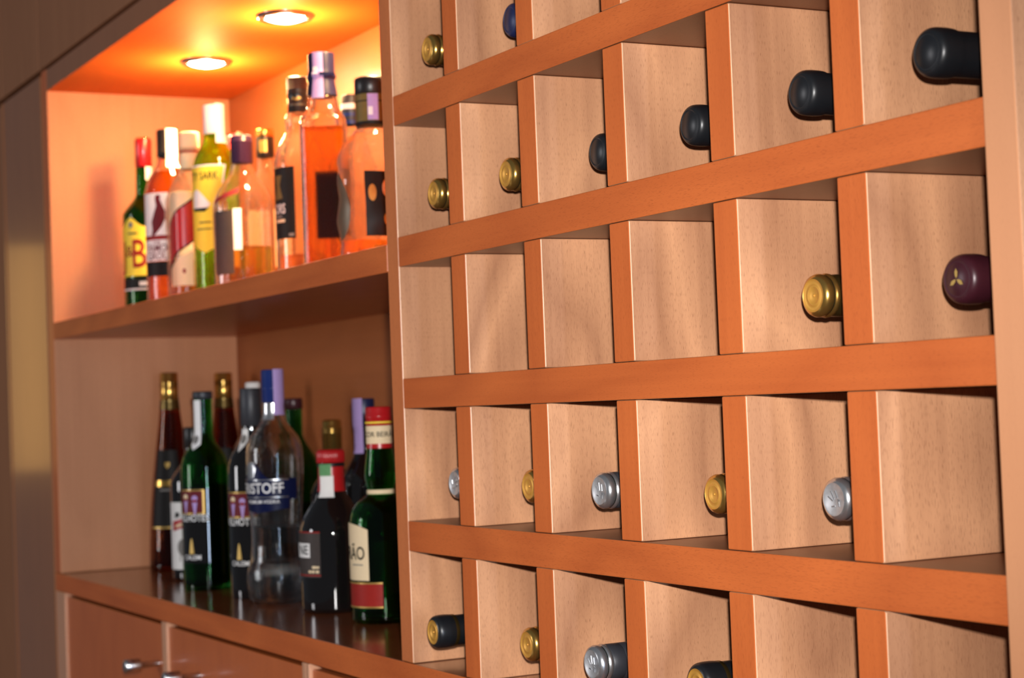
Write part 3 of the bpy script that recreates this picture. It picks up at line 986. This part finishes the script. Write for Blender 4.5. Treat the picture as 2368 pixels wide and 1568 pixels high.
t = stand('gin_bottle', 'pale bottle with white cap peeking behind the black port capsule', -1.074, 0.235, Z0)
pr = smooth_prof(bottle_prof(0.034, 0.20, 0.245, 0.0125, 0.300))
rf = body(t, pr, M['g_clear'], M['l_clear'], 0.15)
lathe('cap', cap_prof(0.0138, 0.288, 0.305), M['white'], t)
patch('neck_label', rf, 0.245, 0.288, -30, 70, M['white'], t)
patch('neck_mark', rf, 0.250, 0.258, 5, 50, M['yellow'], t, off=0.0008)

# clear vodka
t = stand('vodka_bottle', 'clear waisted vodka bottle with blue printed label and lilac-striped blue cap', -0.661, 0.110, Z0)
pr = smooth_prof([(0, .004), (.030, 0), (.0360, .003), (.0395, .012), (.0415, .030), (.0405, .044), (.0370, .056), (.0348, .075), (.0348, .10), (.0365, .125), (.0383, .150), (.0388, .190), (.0380, .206), (.0345, .219), (.0270, .230), (.0195, .240), (.0155, .250), (.0140, .262), (.0135, .308), (.012, .31), (0, .31)])
rf = body(t, pr, M['g_clear'], M['l_clear'], 0.106, wall=0.0034, seg=56)
lathe('base_relief', inset([(p[0] + 0.0042, p[1]) for p in pr], 0.0034, 0.004, 0.056), M['g_ice'], t, 56)
lathe('cap', cap_prof(0.0147, 0.269, 0.3135, [(0.288, 0.0004, 0.001)]), M['blue'], t)
rc = lambda z: 0.0147 if z > 0.269 else rf(z)
patch('tax_strip', rc, 0.252, 0.3138, 5, 88, M['lilac'], t, off=0.0009)
patch('neck_sleeve', rf, 0.246, 0.268, -60, 4, M['silver'], t)
patch('label', rf, 0.128, 0.185, -110, 28, M['navy_ink'], t, na=26,
      top=lambda s: 0.166 + 0.024 * math.exp(-((s - 0.45) / 0.16) ** 2), bot=lambda s: 0.128 - 0.006 * (1 - abs(2 * s - 1)))
patch('label', rf, 0.140, 0.168, 28, 46, M['navy_ink'], t, na=6)
wrap_shape('label_wolf', [(-.010, -.012), (.004, -.010), (.008, .002), (.002, .012), (-.004, .008), (-.008, .010), (-.009, .0)], rf, 0.179, -52, M['silver'], t)
for zz in (0.1655, 0.1425):
    patch('label_rule', rf, zz, zz + 0.0012, -100, 26, M['silver'], t, off=0.0009, nz=1, na=24)
wrap_text('label_text', 'ERISTOFF', 0.0195, rf, 0.1545, -36, M['white'], t, squeeze=0.86, off=0.0012)
wrap_text('label_small_print', 'PREMIUM VODKA', 0.0062, rf, 0.137, -30, M['white'], t, off=0.0012)
patch('back_label', rf, 0.100, 0.170, 150, 215, M['char'], t)

t = stand('wine_bottle', 'green glass bottle with dark cap standing behind the clear vodka bottle', -0.906, 0.235, Z0)
pr = smooth_prof(bottle_prof(0.036, 0.170, 0.225, 0.0125, 0.272))
rf = body(t, pr, M['g_dkgreen'], M['l_dark'], 0.12)
lathe('cap', cap_prof(0.0140, 0.260, 0.276), M['burgundy'], t)

# round brown bottle, red cap
t = stand('liqueur_bottle', 'low round black bottle with red cap and charcoal label', -0.512, 0.130, Z0)
pr = smooth_prof([(0, .004), (.035, 0), (.0415, .003), (.0430, .010), (.0432, .05), (.0432, .092), (.0420, .106), (.0370, .120), (.0290, .133), (.0215, .144), (.0175, .153), (.0163, .165), (.0163, .198), (.014, .2), (0, .2)])
rf = solid(t, pr, M['black_glass'])
lathe('neck_foil', smooth_prof([(.0185, .152), (.0172, .160), (.0168, .186)], 3), M['red'], t)
lathe('cap_ring', cap_prof(0.0178, 0.1835, 0.1885), M['black_cap'], t)
cogs = lambda a, z: 1.0 + 0.02 * math.cos(40 * a)
lathe('cap', cap_prof(0.0180, 0.1885, 0.2055, edge=0.004), M['red'], t, seg=160, cross=cogs)
patch('tax_strip', lambda z: 0.0172, 0.172, 0.187, -55, 0, M['green_ink'], t, off=0.0012)
patch('tax_strip', lambda z: max(0.0170, rf(z)), 0.145, 0.172, -48, 8, M['white'], t, off=0.0022)
patch('label', rf, 0.046, 0.103, -85, -23, M['char'], t)
patch('label_line', rf, 0.1015, 0.1032, -85, -23, M['red_paper'], t, off=0.0008, nz=1)
patch('label_line', rf, 0.0475, 0.0492, -85, -23, M['red_paper'], t, off=0.0008, nz=1)
patch('label_box', rf, 0.0705, 0.0885, -85, -43, M['white'], t, off=0.0008)
wrap_text('label_text', 'NE', 0.0165, rf, 0.0795, -60, M['black'], t, off=0.0012)
print_line(t, rf, 0.0585, -35, 8, 0.0032, M['cream'], 0.0010)
print_line(t, rf, 0.0585, -28, 5, 0.0026, M['cream'], 0.0010)
for an in (-44, -37, -29):
    print_line(t, rf, 0.0530, an, 6, 0.0032, M['cream'], 0.0010)

t = stand('whisky_bottle', 'dark bottle with ribbed gold cap behind the red-capped round bottle', -0.758, 0.235, Z0)
pr = smooth_prof(bottle_prof(0.034, 0.135, 0.185, 0.0125, 0.238))
rf = solid(t, pr, M['black_glass'])
lathe('cap', cap_prof(0.0140, 0.198, 0.2425, [(0.224, 0.0006, 0.0015), (0.229, 0.0006, 0.0015)], edge=0.003), M['gold'], t)

t = stand('wine_bottle', 'black bottle with navy cap and lilac strip behind the green liqueur bottle', -0.642, 0.235, Z0)
pr = smooth_prof(bottle_prof(0.036, 0.150, 0.205, 0.0135, 0.266))
rf = solid(t, pr, M['black_glass'])
lathe('cap', cap_prof(0.0150, 0.232, 0.270), M['navy_foil'], t)
patch('tax_strip', lambda z: 0.0150 if z > 0.232 else max(rf(z), 0.0135), 0.195, 0.2703, -85, -8, M['lilac'], t, off=0.0009, nz=14)

# green liqueur bottle
t = stand('liqueur_bottle', 'green glass liqueur bottle with red cap and cream labels beside the rack upright', -0.356, 0.130, Z0)
pr = smooth_prof([(0, .004), (.033, 0), (.0385, .003), (.0400, .010), (.0402, .05), (.0404, .112), (.0396, .122), (.0365, .133), (.0295, .143), (.0195, .151), (.0163, .1545), (.0168, .160), (.0190, .170), (.0195, .178), (.0182, .192), (.0158, .208), (.0150, .218), (.0150, .250), (.013, .252), (0, .252)])
rf = body(t, pr, M['g_dkgreen'], M['l_dark'], 0.098)
lathe('neck_ring', [(.0160, .1515), (.0172, .1525), (.0176, .155), (.0172, .1575), (.0160, .1585)], M['cream'], t)
patch('neck_band', lambda z: 0.0152, 0.2065, 0.2135, -180, 180, M['red'], t, na=30, off=0.0007)
patch('neck_label', lambda z: 0.0154, 0.2130, 0.2345, -180, 180, M['cream'], t, na=30, off=0.0008)
wrap_text('neck_text', 'LICOR BEIRÃO', 0.0085, lambda z: 0.0160, 0.2240, -8, M['black'], t, off=0.0012, squeeze=0.9)
lathe('cap', cap_prof(0.0160, 0.2345, 0.2575, [(0.2455, 0.0005, 0.0012)], edge=0.002), M['red'], t)
patch('cap_stripe', lambda z: 0.0160, 0.2375, 0.2395, -180, 180, M['yellow'], t, na=30, off=0.0008)
patch('label', rf, 0.052, 0.118, -100, -26, M['cream'], t, na=18, top=lambda s: 0.120 - 0.008 * s ** 3)
wrap_text('label_text', 'BEIRÃO', 0.0220, rf, 0.0835, -72, M['black'], t, off=0.0010, squeeze=0.75)
print_line(t, rf, 0.0705, -50, 26, 0.0014, M['grey_ink'], 0.0010)
patch('lower_label', rf, 0.0195, 0.0495, -100, -3, M['red_paper'], t, na=18)
for zz in (0.0195, 0.0480):
    patch('label_edge', rf, zz, zz + 0.0018, -100, -3, M['gold_ink'], t, na=18, off=0.0008, nz=1)
patch('side_label', rf, 0.04, 0.105, 27, 80, M['white'], t, na=18,
      top=lambda s: 0.106 - 0.014 * min(1, s * 3), bot=lambda s: 0.036 + 0.010 * min(1, s * 3))

# ------------------------------------------------------------------ wine bottles lying in the rack
WR = 0.0370
CELLS = [(0.0, 0.1169)] + [(PX[i], PX[i + 1] - TH) for i in range(4)] + [(PX[4], XR0)]
wine_prof = smooth_prof([(0, .006), (.026, 0), (.034, .002), (WR, .008), (WR, .10), (WR, .185), (.0345, .203), (.026, .220), (.0175, .236), (.0146, .250), (.0142, .270), (.0142, .292), (.012, .293), (0, .293)], 4)
WH = 0.300
_wine_me = {}


def wine(row, col, style, ytip, label, roll=0.0, dx=0.0, zoff=0.0):
    x0, x1 = CELLS[col]
    zf = (5 - row) * PZ
    t = thing('wine_bottle', label, 'bottle', ((x0 + x1) / 2 + dx, ytip + WH, zf + WR + 0.0003 + zoff), (R(90), 0, 0), 'wine bottles lying in the rack')

    def part(name, prof, mat, key):
        if key not in _wine_me:
            v, f = lathe_data(prof, 40)
            me = bpy.data.meshes.new(name)
            me.from_pydata(v, [], f)
            for p in me.polygons:
                p.use_smooth = True
            me.materials.append(mat)
            me.set_sharp_from_angle(angle=R(55))
            _wine_me[key] = me
        o = bpy.data.objects.new(name, _wine_me[key])
        return link(o, t)

    part('glass', wine_prof, M['wine_glass'], 'wg')
    rr = 0.0150
    z1 = WH
    bead = [(rr - .0006, z1 - .0135), (rr + .0002, z1 - .0125), (rr + .0006, z1 - .011), (rr + .0002, z1 - .0096), (rr - .0008, z1 - .0088),
            (rr - .0008, z1 - .0080), (rr + .0001, z1 - .0072), (rr + .0002, z1 - .004), (rr - .0008, z1 - .0016), (rr - .0025, z1 - .0004), (rr - .0034, z1)]
    ring_face = [(rr - .0034, z1), (rr - .0040, z1 - .0008), (.0075, z1 - .0008), (.0070, z1 - .0003), (.0062, z1 - .0003), (.0056, z1 - .0009), (.0011, z1 - .0009), (.0008, z1 - .0002), (0, z1 - .0001)]
    sleeve = [(.0148, z1 - .060), (.0149, z1 - .059), (.0149, z1 - .018), (rr - .0006, z1 - .0135)]
    if style == 'gold':
        part('capsule', sleeve, M['olive'], 'sl_olive')
        part('capsule_rim', bead, M['gold'], 'bd_gold')
        part('cap_face', ring_face, M['gold_face'], 'fc_gold')
    elif style == 'gold_short':
        part('capsule', [(.0146, z1 - .060), (.0147, z1 - .059), (.0147, z1 - .022)], M['black_foil'], 'sl_black')
        part('capsule_collar', [(.0150, z1 - .0225), (.0156, z1 - .022), (.0156, z1 - .0145), (rr - .0006, z1 - .0135)], M['olive'], 'cl_olive')
        part('capsule_rim', bead, M['gold'], 'bd_gold')
        part('cap_face', ring_face, M['gold_face'], 'fc_gold')
    elif style == 'silver':
        part('capsule', [(.0150, z1 - .060), (.0151, z1 - .059), (.0151, z1 - .0265), (.0148, z1 - .026), (.0151, z1 - .0255), (.0151, z1 - .0142), (rr - .0006, z1 - .0135)], M['slate'], 'sl_slate')
        part('capsule_rim', bead, M['silver'], 'bd_silver')
        part('cap_face', [(rr - .0034, z1), (rr - .0042, z1 - .0006), (0, z1 - .0006)], M['silver_face'], 'fc_silver')
        # embossed monogram on the disc
        for k, (cx, cy, w_, h_, an) in enumerate(((-.003, .003, .0010, .006, 20), (.0005, .0035, .0010, .007, -8), (.004, .0015, .0010, .006, -12), (-.004, -.003, .0010, .004, 60), (.002, -.005, .0012, .005, -30), (.0035, -.0035, .0010, .003, 30))):
            key = 'em%d' % k
            if key not in _wine_me:
                me = box_mesh('embossing', w_, h_, .0007, [M['silver']], 0.0003)
                _wine_me[key] = me
            e = bpy.data.objects.new('embossing', _wine_me[key])
            ca, sa = math.cos(R(roll)), math.sin(R(roll))
            e.location = (cx * ca - cy * sa, cx * sa + cy * ca, z1 - .0005)
            e.rotation_euler = (0, 0, R(an + roll))
            link(e, t)
    else:
        mt = {'black': 'black_foil', 'navy': 'navy_foil', 'burgundy': 'burgundy'}[style]
        soft = [(.0146, z1 - .060), (.0147, z1 - .059), (.0147, z1 - .022), (.0156, z1 - .0185), (.0160, z1 - .014), (.0160, z1 - .008), (.0154, z1 - .0035), (.0138, z1 - .001), (.0118, z1)]
        part('capsule', smooth_prof(soft, 3), M[mt], 'sl_' + style)
        part('cap_face', [(.0118, z1), (.0112, z1 - .0004), (.0106, z1 - .0004), (.0102, z1), (.0, z1 + .0002)], M[mt], 'fc_' + style)
        if style == 'burgundy':
            for an in (90, 212, 328):
                pts = [(0.0004, 0, z1 + .0006), (.0022, -.0011, z1 + .0006), (.0046, -.0014, z1 + .0006), (.0068, 0, z1 + .0006), (.0046, .0014, z1 + .0006), (.0022, .0011, z1 + .0006)]
                e = obj_from('gold_mark', pts, [(0, 1, 2, 3, 4, 5)], M['gold_ink'], t)
                e.rotation_euler = (0, 0, R(an))
    return t


ROWN = {1: 'top visible row', 2: 'second visible row', 3: 'third visible row', 4: 'fourth visible row', 5: 'bottom visible row'}
COLN = ['first', 'second', 'third', 'fourth', 'fifth', 'sixth']
KIND = {'gold': 'gold-capped', 'gold_short': 'gold-capped dark-necked', 'silver': 'silver-capped', 'black': 'black-capped', 'navy': 'navy-capped', 'burgundy': 'burgundy-capped'}
for i, (row, col, st, yt, dx, dz) in enumerate([
        (1, 0, 'gold', .012, 0, -.002), (1, 1, 'navy', .026, 0, .004),
        (2, 0, 'gold', .013, 0, -.001), (2, 1, 'gold', .016, 0, 0), (2, 2, 'black', .026, 0, .001), (2, 3, 'black', .022, 0, 0), (2, 4, 'black', .017, 0, .003), (2, 5, 'black', .006, 0, 0),
        (3, 4, 'gold', .021, 0, .001), (3, 5, 'burgundy', .022, 0, 0),
        (4, 0, 'silver', .024, 0, 0), (4, 1, 'gold', .027, 0, 0), (4, 2, 'silver', .015, 0, .001), (4, 3, 'gold', .030, 0, .003), (4, 4, 'silver', .031, 0, 0),
        (5, 0, 'gold_short', -.005, 0, 0), (5, 1, 'gold', .019, 0, 0), (5, 2, 'silver', .001, 0, .002), (5, 3, 'gold_short', .007, 0, .001)]):
    wine(row, col, st, yt, '%s wine bottle in the rack, %s, %s cell from the niche' % (KIND[st], ROWN[row], COLN[col]), roll=random.uniform(-60, 60), dx=dx, zoff=max(dz, 0) * 0)
